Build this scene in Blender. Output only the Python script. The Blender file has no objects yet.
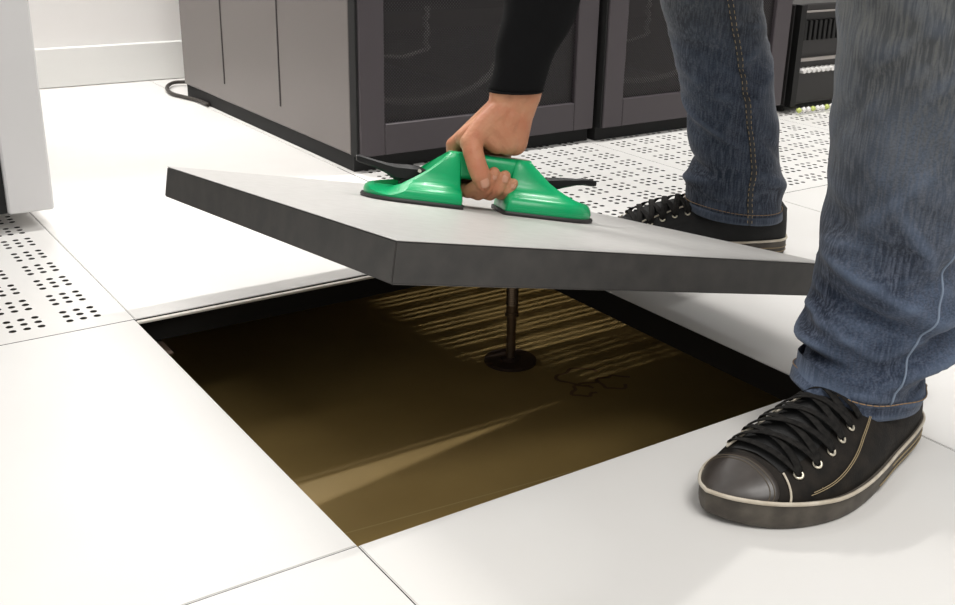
import bpy, bmesh, math, random
from mathutils import Vector, Matrix
random.seed(7)
C = bpy.context.scene.collection
PI = math.pi
V = Vector

# ------------------------------------------------------------------ materials
def mat(name, col, rough=.5, metal=0., spec=.5, coat=0., noise=None, bump=None, sss=0., sheen=0.):
    m = bpy.data.materials.new(name); m.use_nodes = True
    nt = m.node_tree; b = nt.nodes['Principled BSDF']
    b.inputs['Base Color'].default_value = (*col, 1)
    b.inputs['Roughness'].default_value = rough
    b.inputs['Metallic'].default_value = metal
    b.inputs['Specular IOR Level'].default_value = spec
    b.inputs['Coat Weight'].default_value = coat
    b.inputs['Coat Roughness'].default_value = .08
    b.inputs['Sheen Weight'].default_value = sheen
    if sss:
        b.inputs['Subsurface Weight'].default_value = sss
        b.inputs['Subsurface Radius'].default_value = (.012, .004, .002)
        b.inputs['Subsurface Scale'].default_value = .35
    tc = nt.nodes.new('ShaderNodeTexCoord')
    if noise:                                   # (scale, second colour, amount[, stretch])
        mp = nt.nodes.new('ShaderNodeMapping'); mp.inputs['Scale'].default_value = noise[3] if len(noise) > 3 else (1, 1, 1)
        n = nt.nodes.new('ShaderNodeTexNoise'); n.inputs['Scale'].default_value = noise[0]; n.inputs['Detail'].default_value = 6
        r = nt.nodes.new('ShaderNodeMapRange'); r.inputs['From Min'].default_value = .35; r.inputs['From Max'].default_value = .7
        r.inputs['To Max'].default_value = noise[2]
        x = nt.nodes.new('ShaderNodeMix'); x.data_type = 'RGBA'
        x.inputs[6].default_value = (*col, 1); x.inputs[7].default_value = (*noise[1], 1)
        L = nt.links.new
        L(tc.outputs['Object'], mp.inputs[0]); L(mp.outputs[0], n.inputs['Vector']); L(n.outputs['Fac'], r.inputs['Value'])
        L(r.outputs[0], x.inputs[0]); L(x.outputs[2], b.inputs['Base Color'])
    if bump:                                    # (scale, strength, distance)
        n2 = nt.nodes.new('ShaderNodeTexNoise'); n2.inputs['Scale'].default_value = bump[0]; n2.inputs['Detail'].default_value = 5
        bp = nt.nodes.new('ShaderNodeBump'); bp.inputs['Strength'].default_value = bump[1]; bp.inputs['Distance'].default_value = bump[2]
        nt.links.new(tc.outputs['Object'], n2.inputs['Vector']); nt.links.new(n2.outputs['Fac'], bp.inputs['Height'])
        nt.links.new(bp.outputs[0], b.inputs['Normal'])
    return m

M = {}
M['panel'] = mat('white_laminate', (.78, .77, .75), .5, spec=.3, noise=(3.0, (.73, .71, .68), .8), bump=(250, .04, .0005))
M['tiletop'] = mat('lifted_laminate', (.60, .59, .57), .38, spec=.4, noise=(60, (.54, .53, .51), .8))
M['edge'] = mat('dark_panel_edge', (.036, .034, .032), .55, noise=(40, (.06, .055, .05), .8))
M['holeedge'] = mat('black_panel_edge', (.008, .0075, .007), .7, spec=.2)
M['underside'] = mat('panel_underside', (.25, .24, .22), .45, metal=.5)
M['strip'] = mat('joint_strip', (.74, .70, .63), .5)
M['subfloor'] = mat('sealed_concrete', (.43, .295, .105), .48, spec=.35, noise=(5, (.35, .235, .08), 1.0), bump=(30, .15, .002))
M['crack'] = mat('subfloor_joint', (.50, .37, .16), .6)
M['stain'] = mat('subfloor_stain', (.20, .10, .04), .4)
M['steel'] = mat('pedestal_steel', (.30, .22, .15), .38, metal=.85)
M['steeldark'] = mat('pedestal_dark', (.09, .06, .045), .5, metal=.5)
M['wall'] = mat('wall_paint', (.90, .885, .87), .8)
M['skirt'] = mat('skirting_paint', (.86, .86, .84), .5)
M['rackside'] = mat('rack_side_metal', (.175, .155, .148), .34, metal=.35, spec=.6, bump=(500, .05, .0004))
M['rackframe'] = mat('rack_frame_metal', (.062, .052, .058), .42, metal=.2, spec=.5)
M['black'] = mat('black_plastic', (.006, .006, .006), .5, spec=.3)
M['blackmatte'] = mat('black_matte', (.006, .006, .006), .8)
M['seam'] = mat('rack_seam', (.03, .025, .025), .6)
M['gear'] = mat('gear_metal', (.02, .018, .018), .5)
M['geargrey'] = mat('gear_grey', (.35, .32, .30), .45, metal=.3)
M['whitecab'] = mat('white_powder_coat', (.62, .61, .61), .45)
M['plug'] = mat('white_plug', (.8, .78, .76), .4)
M['plugy'] = mat('yellow_plug', (.55, .62, .18), .4)
M['cable'] = mat('grey_cable', (.42, .40, .38), .5)
M['blackcable'] = mat('black_cable', (.035, .028, .022), .5)
M['green'] = mat('green_plastic', (.0, .36, .125), .32, spec=.4, coat=.08)
M['rubber'] = mat('black_rubber', (.018, .017, .016), .55)
M['sticker'] = mat('sticker', (.50, .47, .36), .5, noise=(140, (.25, .2, .16), .9))
M['pin'] = mat('pin', (.75, .72, .62), .3, metal=.9)
M['skin'] = mat('skin', (.51, .255, .145), .52, spec=.3, sss=.08, noise=(34, (.46, .165, .09), .9), bump=(200, .5, .0020))
M['nail'] = mat('fingernail', (.55, .28, .185), .3)
M['sweater'] = mat('black_knit', (.0055, .0055, .006), .95, spec=.15, bump=(600, .5, .001))
M['hair'] = mat('hair', (.03, .018, .01), .6, bump=(90, .5, .004))
M['eye'] = mat('eye', (.6, .6, .6), .2)
M['shoe'] = mat('shoe_canvas', (.009, .008, .007), .75, spec=.2, noise=(60, (.028, .022, .017), .7), bump=(420, .4, .0010))
M['suede'] = mat('shoe_suede', (.008, .008, .008), .8, bump=(300, .4, .001))
M['toecap'] = mat('toe_cap', (.030, .024, .021), .36, spec=.6, noise=(35, (.065, .055, .048), .8), bump=(120, .12, .001))
M['sole'] = mat('sole_rubber', (.050, .041, .032), .6, noise=(50, (.11, .095, .075), .9), bump=(150, .2, .001))
M['cream'] = mat('cream_foxing', (.66, .60, .50), .5, noise=(60, (.45, .38, .28), .8))
M['lace'] = mat('lace', (.008, .0075, .007), .85, spec=.15, noise=(200, (.025, .023, .021), .8), bump=(900, .5, .0006))
M['eyelet'] = mat('eyelet', (.74, .68, .55), .3, metal=.7)
M['stitch'] = mat('tan_stitch', (.30, .23, .13), .7)
M['darkstitch'] = mat('brown_stitch', (.10, .08, .055), .7)
M['seamdark'] = mat('dark_denim_seam', (.030, .034, .042), .85, bump=(300, .4, .001))
M['seamblue'] = mat('denim_seam', (.20, .25, .33), .85, bump=(300, .4, .001))
M['orange'] = mat('orange_thread', (.30, .19, .10), .8)

def denim(name, dark, light, grey, z0, z1):
    m = bpy.data.materials.new(name); m.use_nodes = True
    nt = m.node_tree; L = nt.links.new; b = nt.nodes['Principled BSDF']
    b.inputs['Roughness'].default_value = .88; b.inputs['Sheen Weight'].default_value = .12
    b.inputs['Specular IOR Level'].default_value = .2
    tc = nt.nodes.new('ShaderNodeTexCoord')
    def noise(scale, stretch, det=5):
        mp = nt.nodes.new('ShaderNodeMapping'); mp.inputs['Scale'].default_value = stretch
        n = nt.nodes.new('ShaderNodeTexNoise'); n.inputs['Scale'].default_value = scale; n.inputs['Detail'].default_value = det
        L(tc.outputs['Object'], mp.inputs[0]); L(mp.outputs[0], n.inputs['Vector']); return n.outputs['Fac']
    def rng(v, a, b_, c=0, d=1):
        r = nt.nodes.new('ShaderNodeMapRange'); L(v, r.inputs['Value'])
        for k, x in zip(('From Min', 'From Max', 'To Min', 'To Max'), (a, b_, c, d)): r.inputs[k].default_value = x
        return r.outputs[0]
    def mix(f, a, b_):
        x = nt.nodes.new('ShaderNodeMix'); x.data_type = 'RGBA'; L(f, x.inputs[0])
        for k, v in ((6, a), (7, b_)):
            if isinstance(v, tuple): x.inputs[k].default_value = (*v, 1)
            else: L(v, x.inputs[k])
        return x.outputs[2]
    slub = rng(noise(400, (1, 1, .08)), .42, .64)
    weft = rng(noise(420, (1, 1, 1.5)), .4, .65, 0, .5)
    fade = rng(noise(9, (1, 1, .7), 3), .42, .62)
    c1 = mix(fade, dark, light)
    c2 = mix(slub, c1, tuple(min(1, x * 2.4 + .055) for x in dark))
    c2 = mix(weft, c2, tuple(x * .55 for x in dark))
    sp = nt.nodes.new('ShaderNodeSeparateXYZ'); L(tc.outputs['Object'], sp.inputs[0])
    gz = rng(sp.outputs['Z'], z0, z1, 0, .8)                      # worn grey towards the knee
    gm = nt.nodes.new('ShaderNodeMath'); gm.operation = 'MULTIPLY'; L(gz, gm.inputs[0]); L(rng(slub, 0, 1, .55, 1.0), gm.inputs[1])
    c3 = mix(gm.outputs[0], c2, grey)
    ge = nt.nodes.new('ShaderNodeNewGeometry')               # paler on the ridges of the cloth
    c4 = mix(rng(ge.outputs['Pointiness'], .505, .56, 0, .55), c3, tuple(min(1, x*1.7+.02) for x in light))
    L(c4, b.inputs['Base Color'])
    bp = nt.nodes.new('ShaderNodeBump'); bp.inputs['Strength'].default_value = .35; bp.inputs['Distance'].default_value = .0012
    L(noise(300, (1, 1, .3)), bp.inputs['Height']); L(bp.outputs[0], b.inputs['Normal'])
    return m
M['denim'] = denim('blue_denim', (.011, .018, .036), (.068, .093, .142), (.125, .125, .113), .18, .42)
M['denim_shade'] = denim('blue_denim_shaded_leg', (.010, .015, .027), (.034, .046, .070), (.085, .085, .077), .30, .46)  # rear leg: the body's shade put into a darker copy of the denim

def mesh_mat():
    m = bpy.data.materials.new('perforated_door_sheet'); m.use_nodes = True
    nt = m.node_tree; L = nt.links.new; b = nt.nodes['Principled BSDF']
    b.inputs['Base Color'].default_value = (.030, .026, .027, 1); b.inputs['Roughness'].default_value = .4; b.inputs['Metallic'].default_value = .3
    tc = nt.nodes.new('ShaderNodeTexCoord')
    mp = nt.nodes.new('ShaderNodeMapping'); mp.inputs['Scale'].default_value = (210, 210, 210); mp.inputs['Rotation'].default_value = (0, PI/4, 0)
    L(tc.outputs['Object'], mp.inputs[0])
    fr = nt.nodes.new('ShaderNodeVectorMath'); fr.operation = 'FRACTION'; L(mp.outputs[0], fr.inputs[0])
    sb = nt.nodes.new('ShaderNodeVectorMath'); sb.operation = 'SUBTRACT'; L(fr.outputs[0], sb.inputs[0]); sb.inputs[1].default_value = (.5, .5, .5)
    ml = nt.nodes.new('ShaderNodeVectorMath'); ml.operation = 'MULTIPLY'; L(sb.outputs[0], ml.inputs[0]); ml.inputs[1].default_value = (1, 0, 1)
    ln = nt.nodes.new('ShaderNodeVectorMath'); ln.operation = 'LENGTH'; L(ml.outputs[0], ln.inputs[0])
    lt = nt.nodes.new('ShaderNodeMath'); lt.operation = 'GREATER_THAN'; L(ln.outputs['Value'], lt.inputs[0]); lt.inputs[1].default_value = .36
    L(lt.outputs[0], b.inputs['Alpha'])
    return m
M['mesh'] = mesh_mat()

# ------------------------------------------------------------------ helpers
def obj(name, bm, m, parent=None, smooth=False, auto=None):
    me = bpy.data.meshes.new(name); bmesh.ops.recalc_face_normals(bm, faces=bm.faces); bm.to_mesh(me); bm.free()
    for x in (m if isinstance(m, (list, tuple)) else [m]): me.materials.append(x)
    o = bpy.data.objects.new(name, me); C.objects.link(o)
    if smooth:
        for p in me.polygons: p.use_smooth = True
    if auto:
        for p in me.polygons: p.use_smooth = True
        me.set_sharp_from_angle(angle=math.radians(auto))
    if parent: o.parent = parent
    return o
def thing(name, label, cat, loc=(0, 0, 0), rotz=0, group=None, matrix=None):
    o = bpy.data.objects.new(name, None); C.objects.link(o); o.empty_display_size = .05
    if matrix is not None: o.matrix_world = matrix
    else: o.location = loc; o.rotation_euler = (0, 0, rotz)
    o['label'] = label; o['category'] = cat
    if group: o['group'] = group
    return o
def tag(o, label, cat, group=None):
    o['label'] = label; o['category'] = cat
    if group: o['group'] = group
    return o
def struct(name, bm, m, **k):
    o = obj(name, bm, m, **k); o['kind'] = 'structure'; return o
def box(bm, x0, x1, y0, y1, z0, z1, bev=0, mi=0, seg=1):
    r = bmesh.ops.create_cube(bm, size=1); vs = r['verts']
    for v in vs: v.co = V(((x0+x1)/2 + v.co.x*(x1-x0), (y0+y1)/2 + v.co.y*(y1-y0), (z0+z1)/2 + v.co.z*(z1-z0)))
    fs = set(f for v in vs for f in v.link_faces)
    for f in fs: f.material_index = mi
    if bev:
        es = list(set(e for v in vs for e in v.link_edges))
        bmesh.ops.bevel(bm, geom=es, offset=bev, segments=seg, affect='EDGES')
    return vs
def rings(bm, R, close0=True, close1=True, mi=0, loop=True):
    """skin a list of rings of points"""
    vr = [[bm.verts.new(p) for p in r] for r in R]
    n = len(R[0])
    for a, b in zip(vr, vr[1:]):
        for i in range(n if loop else n-1):
            f = bm.faces.new((a[i], a[(i+1) % n], b[(i+1) % n], b[i])); f.material_index = mi
    if close0: bm.faces.new(vr[0][::-1]).material_index = mi
    if close1: bm.faces.new(vr[-1]).material_index = mi
    return vr
def tube(bm, pts, r, n=8, flat=None, up=V((0, 0, 1)), mi=0):
    """round (or flat: (half width, half height)) tube along points"""
    pts = [V(p) for p in pts]; R = []
    for i, p in enumerate(pts):
        d = (pts[min(i+1, len(pts)-1)] - pts[max(i-1, 0)]).normalized()
        u = up[i] if isinstance(up, list) else up
        s = d.cross(u)
        if s.length < 1e-4: s = d.cross(V((1, 0, 0)))
        s.normalize(); w = s.cross(d).normalized()
        rr = r[i] if isinstance(r, (list, tuple)) else r
        a, b = (flat if flat else (rr, rr))
        R.append([p + s*math.cos(2*PI*k/n)*a + w*math.sin(2*PI*k/n)*b for k in range(n)])
    rings(bm, R, mi=mi)
def cyl(bm, p0, p1, r0, r1=None, n=24, mi=0):
    tube(bm, [p0, p1], [r0, r0 if r1 is None else r1], n=n, mi=mi)
def ball(bm, c, r, sub=2, scale=(1, 1, 1), rot=None):
    q = bmesh.ops.create_icosphere(bm, subdivisions=sub, radius=1)
    for v in q['verts']:
        p = V((v.co.x*scale[0]*r, v.co.y*scale[1]*r, v.co.z*scale[2]*r))
        if rot: p = rot @ p
        v.co = V(c) + p
def capsule(bm, a, b, ra, rb, n=16):
    """tapered capsule for voxel union"""
    a, b = V(a), V(b); d = (b-a).normalized(); s = d.orthogonal().normalized(); w = d.cross(s)
    R = []
    for t in (-.97, -.85, -.6, -.3, 0):
        R.append([a + d*ra*t + (s*math.cos(2*PI*k/n) + w*math.sin(2*PI*k/n))*ra*math.sqrt(1-t*t) for k in range(n)])
    for t in (0, .3, .6, .85, .97):
        R.append([b + d*rb*t + (s*math.cos(2*PI*k/n) + w*math.sin(2*PI*k/n))*rb*math.sqrt(1-t*t) for k in range(n)])
    rings(bm, R)
def interp(tab, x):
    if x <= tab[0][0]: return tab[0][1]
    for (a, va), (b, vb) in zip(tab, tab[1:]):
        if x <= b:
            t = (x-a)/(b-a); t2 = t*t*(3-2*t) if False else t
            return va + (vb-va)*t2
    return tab[-1][1]
def spl(tab, x):
    """smooth (Catmull-Rom) interpolation of a table; values may be vectors"""
    n = len(tab)
    if x <= tab[0][0]: return tab[0][1]
    if x >= tab[-1][0]: return tab[-1][1]
    for i in range(n-1):
        if x <= tab[i+1][0]: break
    x0, x1 = tab[i][0], tab[i+1][0]; h = x1-x0; t = (x-x0)/h
    y0, y1 = tab[i][1], tab[i+1][1]
    m0 = (y1-tab[i-1][1])/(x1-tab[i-1][0]) if i > 0 else (y1-y0)/h
    m1 = (tab[i+2][1]-y0)/(tab[i+2][0]-x0) if i < n-2 else (y1-y0)/h
    return y0*(2*t**3-3*t*t+1) + m0*(h*(t**3-2*t*t+t)) + y1*(-2*t**3+3*t*t) + m1*(h*(t**3-t*t))
def apply_mods(o):
    dg = bpy.context.evaluated_depsgraph_get(); dg.update()
    me = bpy.data.meshes.new_from_object(o.evaluated_get(dg))
    o.modifiers.clear(); old = o.data; o.data = me; bpy.data.meshes.remove(old)
def copy_tree(o, parent=None):
    c = o.copy(); C.objects.link(c)
    if parent: c.parent = parent
    for ch in list(o.children):
        if ch.name in C.objects: copy_tree(ch, c)
    return c

# ------------------------------------------------------------------ room shell and raised floor
S = .6; G = .00055; WALL_Y = 2.39; YS = .012            # panel module, half joint, wall, shift of the rows beyond the hole
def cell(i, j):
    x0, x1 = i*S, (i+1)*S
    y0 = j*S + (YS if j >= 1 else 0); y1 = (j+1)*S + (YS if j >= 0 else 0)
    if j == 0 and i == 0: y1 = .6
    return x0+G, x1-G, y0+G, y1-G
PERF = [(-1, 1), (1, 1), (2, 1), (3, 1)]
bm = bmesh.new()
for i in range(-5, 8):
    for j in range(-5, 4):
        if (i, j) == (0, 0) or (i, j) in PERF: continue
        if j == 3 and i <= 0 or j == 2 and i == 0: continue      # butted so tightly that no joint shows
        x0, x1, y0, y1 = cell(i, j)
        if j == 1 and i == 0 or j == 2 and i < 0: y1 = WALL_Y - .001
        if j == 3: y1 = WALL_Y - .001
        vs = box(bm, x0, x1, y0, y1, -.036, 0)
        top = [v for v in vs if v.co.z > -.01]
        es = list(set(e for v in top for e in v.link_edges if all(u.co.z > -.01 for u in e.verts)))
        bmesh.ops.bevel(bm, geom=es, offset=.0009, segments=2, affect='EDGES')
bm.faces.ensure_lookup_table()
for f in bm.faces:                                        # dark edge band on the sides, laminate on top
    z = f.calc_center_median().z
    f.material_index = 0 if z > -.0012 else 1
struct('floor', bm, [M['panel'], M['holeedge']])
bm = bmesh.new(); box(bm, -3, 4.8, -3, WALL_Y, -.26, -.2); struct('subfloor', bm, M['subfloor'])
bm = bmesh.new(); box(bm, .0005, .5995, .6012, .6085, -.0040, -.0010, .0005)
struct('trim_1', bm, M['strip'])
bm = bmesh.new(); box(bm, -3, 4.8, WALL_Y, WALL_Y+.1, -.2, 3.0); struct('wall_back', bm, M['wall'])
bm = bmesh.new(); box(bm, -3, 4.8, WALL_Y-.014, WALL_Y, .001, .107, .003); struct('baseboard_back', bm, M['skirt'])
bm = bmesh.new(); box(bm, 4.8, 4.9, -3, WALL_Y, -.2, 3.0); struct('wall_right', bm, M['wall'])

def perforated(i, j, label):
    x0, x1, y0, y1 = cell(i, j); w, d = x1-x0, y1-y0
    P = .0175; n = 31; mx = (w-n*P)/2; my = (d-n*P)/2; T = .0030; r = .0048
    bm = bmesh.new()
    xs = [0] + [mx+k*P for k in range(n+1)] + [w]; ys = [0] + [my+k*P for k in range(n+1)] + [d]
    cache = {}
    def vt(x, y, z):
        k = (round(x, 5), round(y, 5), round(z, 5))
        if k not in cache: cache[k] = bm.verts.new((x, y, z))
        return cache[k]
    for a in range(n+2):
        for b in range(n+2):
            X0, X1, Y0, Y1 = xs[a], xs[a+1], ys[b], ys[b+1]
            hole = 1 <= a <= n and 1 <= b <= n and (a-1) % 4 != 3 and (b-1) % 4 != 3
            for z, flip in ((0, 0), (-T, 1)):
                cs = [vt(X0, Y0, z), vt(X1, Y0, z), vt(X1, Y1, z), vt(X0, Y1, z)]
                if not hole:
                    bm.faces.new(cs[::-1] if flip else cs); continue
                cx, cy = (X0+X1)/2, (Y0+Y1)/2
                c = [vt(cx + r*math.cos(PI/6*k), cy + r*math.sin(PI/6*k), z) for k in range(12)]
                # corner k sits at angle 225, 315, 45, 135 degrees
                for q, (lo, hi) in enumerate(((6, 9), (9, 12), (0, 3), (3, 6))):
                    arc = [c[k % 12] for k in range(lo, hi+1)]
                    nxt = cs[(q+1) % 4]
                    bm.faces.new([cs[q]] + arc[::-1]) if False else None
                    f = [cs[q]]
                    bm.faces.new([cs[q], *arc[::-1]])
                    bm.faces.new([cs[q], arc[-1], cs[(q+1) % 4]])
            if hole:
                cx, cy = (X0+X1)/2, (Y0+Y1)/2
                for k in range(12):
                    p = [(cx + r*math.cos(PI/6*t), cy + r*math.sin(PI/6*t)) for t in (k, k+1)]
                    f = bm.faces.new([vt(*p[0], 0), vt(*p[0], -T), vt(*p[1], -T), vt(*p[1], 0)]); f.material_index = 1
    for k in range(n+2):
        for y in (0, d): bm.faces.new([vt(xs[k], y, 0), vt(xs[k+1], y, 0), vt(xs[k+1], y, -T), vt(xs[k], y, -T)]).material_index = 1
        for x in (0, w): bm.faces.new([vt(x, ys[k], 0), vt(x, ys[k+1], 0), vt(x, ys[k+1], -T), vt(x, ys[k], -T)]).material_index = 1
    o = obj('perforated_floor_panel', bm, [M['panel'], M['edge']]); o.location = (x0, y0, 0)
    return tag(o, label, 'floor panel', 'perforated floor panels')
perforated(-1, 1, 'perforated white floor panel with dark round holes in front of the white cabinet')
perforated(1, 1, 'perforated white floor panel behind the lifter, in front of the rack with the first mesh door')
perforated(2, 1, 'perforated white floor panel behind the rear shoe, before the second mesh door')
perforated(3, 1, 'perforated white floor panel in front of the black patch panel unit')

# pedestals under the raised floor
def pedestal_proto():
    t = thing('floor_pedestal', '', 'pedestal')
    bm = bmesh.new(); cyl(bm, (0, 0, 0), (0, 0, .005), .043, .043, 32); cyl(bm, (0, 0, .005), (0, 0, .009), .016, .012, 24); obj('base_plate', bm, M['steeldark'], t, auto=30)
    bm = bmesh.new(); cyl(bm, (0, 0, .006), (0, 0, .100), .0078, n=24); obj('tube', bm, M['steel'], t, auto=30)
    bm = bmesh.new(); cyl(bm, (0, 0, .085), (0, 0, .156), .0095, n=24)
    for k in range(14): cyl(bm, (0, 0, .102+k*.0035), (0, 0, .104+k*.0035), .0102, .0096, 20)
    obj('threaded_rod', bm, M['steel'], t, auto=30)
    bm = bmesh.new(); cyl(bm, (0, 0, .082), (0, 0, .088), .0112, n=20); obj('lock_collar', bm, M['steel'], t)
    bm = bmesh.new(); box(bm, -.038, .038, -.038, .038, .155, .1605, .002); cyl(bm, (0, 0, .146), (0, 0, .156), .011, .018, 20); obj('head_plate', bm, M['steeldark'], t)
    return t
ped = pedestal_proto()
spots = [((.605, .607), 'steel floor pedestal standing on the brown subfloor in the middle of the opening'),
         ((-.002, .612), 'dark floor pedestal under the left corner of the opening'),
         ((.612, -.012), 'dark floor pedestal under the right corner of the opening beside the front shoe'),
         ((1.2, .612), 'dark floor pedestal deep under the floor behind the middle pedestal')]
for k, ((x, y), lab) in enumerate(spots):
    o = ped if k == 0 else copy_tree(ped)
    o.location = (x, y, -.2); o['label'] = lab; o['group'] = 'floor pedestals'
# marks on the subfloor
bm = bmesh.new()
def strip_on(bm, a, b, w, z):
    a, b = V(a), V(b); d = (b-a).normalized(); s = V((-d.y, d.x, 0))*w
    vs = [bm.verts.new(V((p.x, p.y, z))) for p in (a-s, b-s, b+s, a+s)]; bm.faces.new(vs)
strip_on(bm, (-.6, .365, 0), (.60, .255, 0), .0011, -.1996)
struct('trim_2', bm, M['crack'])
bm = bmesh.new()
for cx, cy, r, ph in ((.665, .50, .035, 0), (.70, .455, .028, 2), (.64, .455, .022, 4)):
    a = [(cx + (r+.006*math.sin(3*t*2*PI/40+ph))*math.cos(2*PI*t/40), cy + (r*.8+.005*math.cos(5*t*2*PI/40+ph))*math.sin(2*PI*t/40), -.1997) for t in range(34)]
    for p, q in zip(a, a[1:]): strip_on(bm, p, q, .003, -.1997)
struct('trim_3', bm, M['stain'])

# ------------------------------------------------------------------ racks
def rack(x, y, label, seams, w=.594, depth=.93, H=2.0):
    t = thing('server_rack', label, 'server rack', (x, y, 0), 0, 'server racks behind the lifted panel')
    z0 = .032; e = .0
    bm = bmesh.new()                                   # carcass: sides, back, top, floor as an open fronted shell
    for a in ((0, .018, .03, depth), (w-.018, w, .03, depth)): box(bm, a[0], a[1], a[2], a[3], z0, H, .003)
    box(bm, .018, w-.018, depth-.015, depth, z0, H); box(bm, .018, w-.018, .03, depth-.015, H-.02, H); box(bm, .018, w-.018, .03, depth-.015, z0, z0+.02)
    obj('carcass', bm, M['rackside'], t)
    bm = bmesh.new(); box(bm, .003, w-.003, .022, depth-.01, .0005, z0); obj('plinth', bm, M['blackmatte'], t)
    bm = bmesh.new(); fw = .062; zz = z0; y0, y1 = 0, .024  # door frame
    box(bm, .006, fw, y0, y1, zz, H, .002); box(bm, w-fw, w-.006, y0, y1, zz, H, .002)
    box(bm, fw, w-fw, y0, y1, zz, zz+.062, .002); box(bm, fw, w-fw, y0, y1, H-.07, H, .002)
    d = obj('door', bm, M['rackframe'], t)
    bm = bmesh.new(); box(bm, fw-.002, w-fw+.002, .010, .0115, zz+.060, H-.068); obj('mesh_sheet', bm, M['mesh'], d)
    bm = bmesh.new(); box(bm, .0005, .0055, .004, .030, zz, H); obj('door_gap_strip', bm, M['blackmatte'], t)  # black strip put in for the dark of the gap beside the door
    bm = bmesh.new(); box(bm, w-.052, w-.022, -.012, 0, 1.0, 1.16, .004); obj('handle', bm, M['black'], d)
    if seams:
        bm = bmesh.new()
        for sy in seams: box(bm, -.0012, .0008, sy, sy+.005, .075, H-.06)
        obj('side_seam', bm, M['seam'], t)
    # what shows through the mesh: mounting rails, a shelf unit, a cable loop
    bm = bmesh.new(); box(bm, .07, .085, .12, .14, z0+.02, H-.02); box(bm, w-.085, w-.07, .12, .14, z0+.02, H-.02); obj('mounting_rail', bm, M['gear'], t)
    bm = bmesh.new(); box(bm, .09, w-.09, .15, .6, .25, .29, .003); box(bm, .09, w-.09, .15, .6, .31, .35, .003); obj('rack_device', bm, M['gear'], t)
    bm = bmesh.new(); pts = [(.09+.30*k/30 + .0, .10+.02*math.sin(k/5), .135 - .045*math.sin(PI*k/30)**.7 + .04*(k/30)) for k in range(31)]
    tube(bm, pts, .007, 8); pts = [(.23+.004*math.sin(k), .12, .30 - .006*k) for k in range(16)]; tube(bm, pts, .006, 8)
    tube(bm, [(.10, .11, .21), (.16, .10, .205), (.22, .11, .215)], .004, 8)
    obj('cable_bundle', bm, M['cable'], t, smooth=True)
    return t
rack(.608, 1.136, 'dark grey server rack with mesh door behind the green lifter, its long side panel showing', (.355, .680), depth=.97, w=.602)
rack(1.217, 1.124, 'dark grey server rack with mesh door behind the rear leg', (), depth=.93, w=.602)

# black cable looping on the floor by the far rack corner
bm = bmesh.new()
ctl = [(.604, 1.93, .006), (.602, 2.00, .006), (.588, 2.065, .006), (.577, 2.125, .006), (.592, 2.205, .008), (.632, 2.262, .010), (.68, 2.25, .010)]
tab = [(k, V(c)) for k, c in enumerate(ctl)]
tube(bm, [spl(tab, k*6/48) for k in range(49)], .005, 8)
tag(obj('power_cable', bm, M['blackcable'], smooth=True), 'thin black cable looping on the floor at the far rear corner of the rack', 'cable')

# patch panel unit to the right of the racks
t = thing('patch_panel_unit', 'black open unit full of network ports and white plugs right of the dark racks', 'network equipment', (1.862, 1.135, 0))
bm = bmesh.new(); box(bm, 0, .5, .02, .5, .02, .275, .003); obj('housing', bm, M['gear'], t)
for a_, b_ in ((0, .02), (.48, .5)):
    bm = bmesh.new(); box(bm, a_, b_, 0, .02, .02, .275); obj('frame_post', bm, M['black'], t)
bm = bmesh.new(); box(bm, .02, .48, .006, .02, .133, .140); box(bm, .02, .48, .006, .02, .255, .258); obj('silver_rail', bm, M['geargrey'], t)
for k in range(24):
    bm = bmesh.new(); box(bm, .030+k*.0185, .041+k*.0185, .008, .0205, .185, .235, .001); obj('module_slot', bm, M['black'], t)
for k in range(24):
    bm = bmesh.new(); cyl(bm, (.036+k*.0185, -.004, .110), (.036+k*.0185, .02, .110), .0062, n=10); obj('plug', bm, M['plug'], t, auto=40)
for k in range(26):
    bm = bmesh.new(); ball(bm, (.022+k*.0182, -.012, .012), .008, 1); obj('cable_end', bm, M['plug'] if k % 3 else M['plugy'], t, smooth=True)
for fx in (.03, .47):
    for fy in (.06, .44):
        bm = bmesh.new(); cyl(bm, (fx, fy, 0), (fx, fy, .02), .014, n=12); obj('foot', bm, M['black'], t)

# white cabinet at the left border
t = thing('white_cabinet', 'white cabinet standing on the perforated panel at the left border', 'cabinet', (-.612, 1.068, 0))
W = .629
bm = bmesh.new(); box(bm, 0, W, .03, .95, .032, 2.0, .003); obj('carcass', bm, M['whitecab'], t)
bm = bmesh.new(); box(bm, 0, .07, 0, .03, .032, 2.0, .003); box(bm, W-.070, W, 0, .03, .032, 2.0, .003); box(bm, .07, W-.07, 0, .03, 1.93, 2.0, .002)
d = obj('door_frame', bm, M['whitecab'], t)
bm = bmesh.new(); box(bm, .07, W-.07, .012, .0295, .032, 1.93); obj('dark_door_sheet', bm, M['blackmatte'], t)
bm = bmesh.new(); box(bm, .03, W-.03, .14, .9, .0005, .032); obj('plinth', bm, M['blackmatte'], t)

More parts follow.
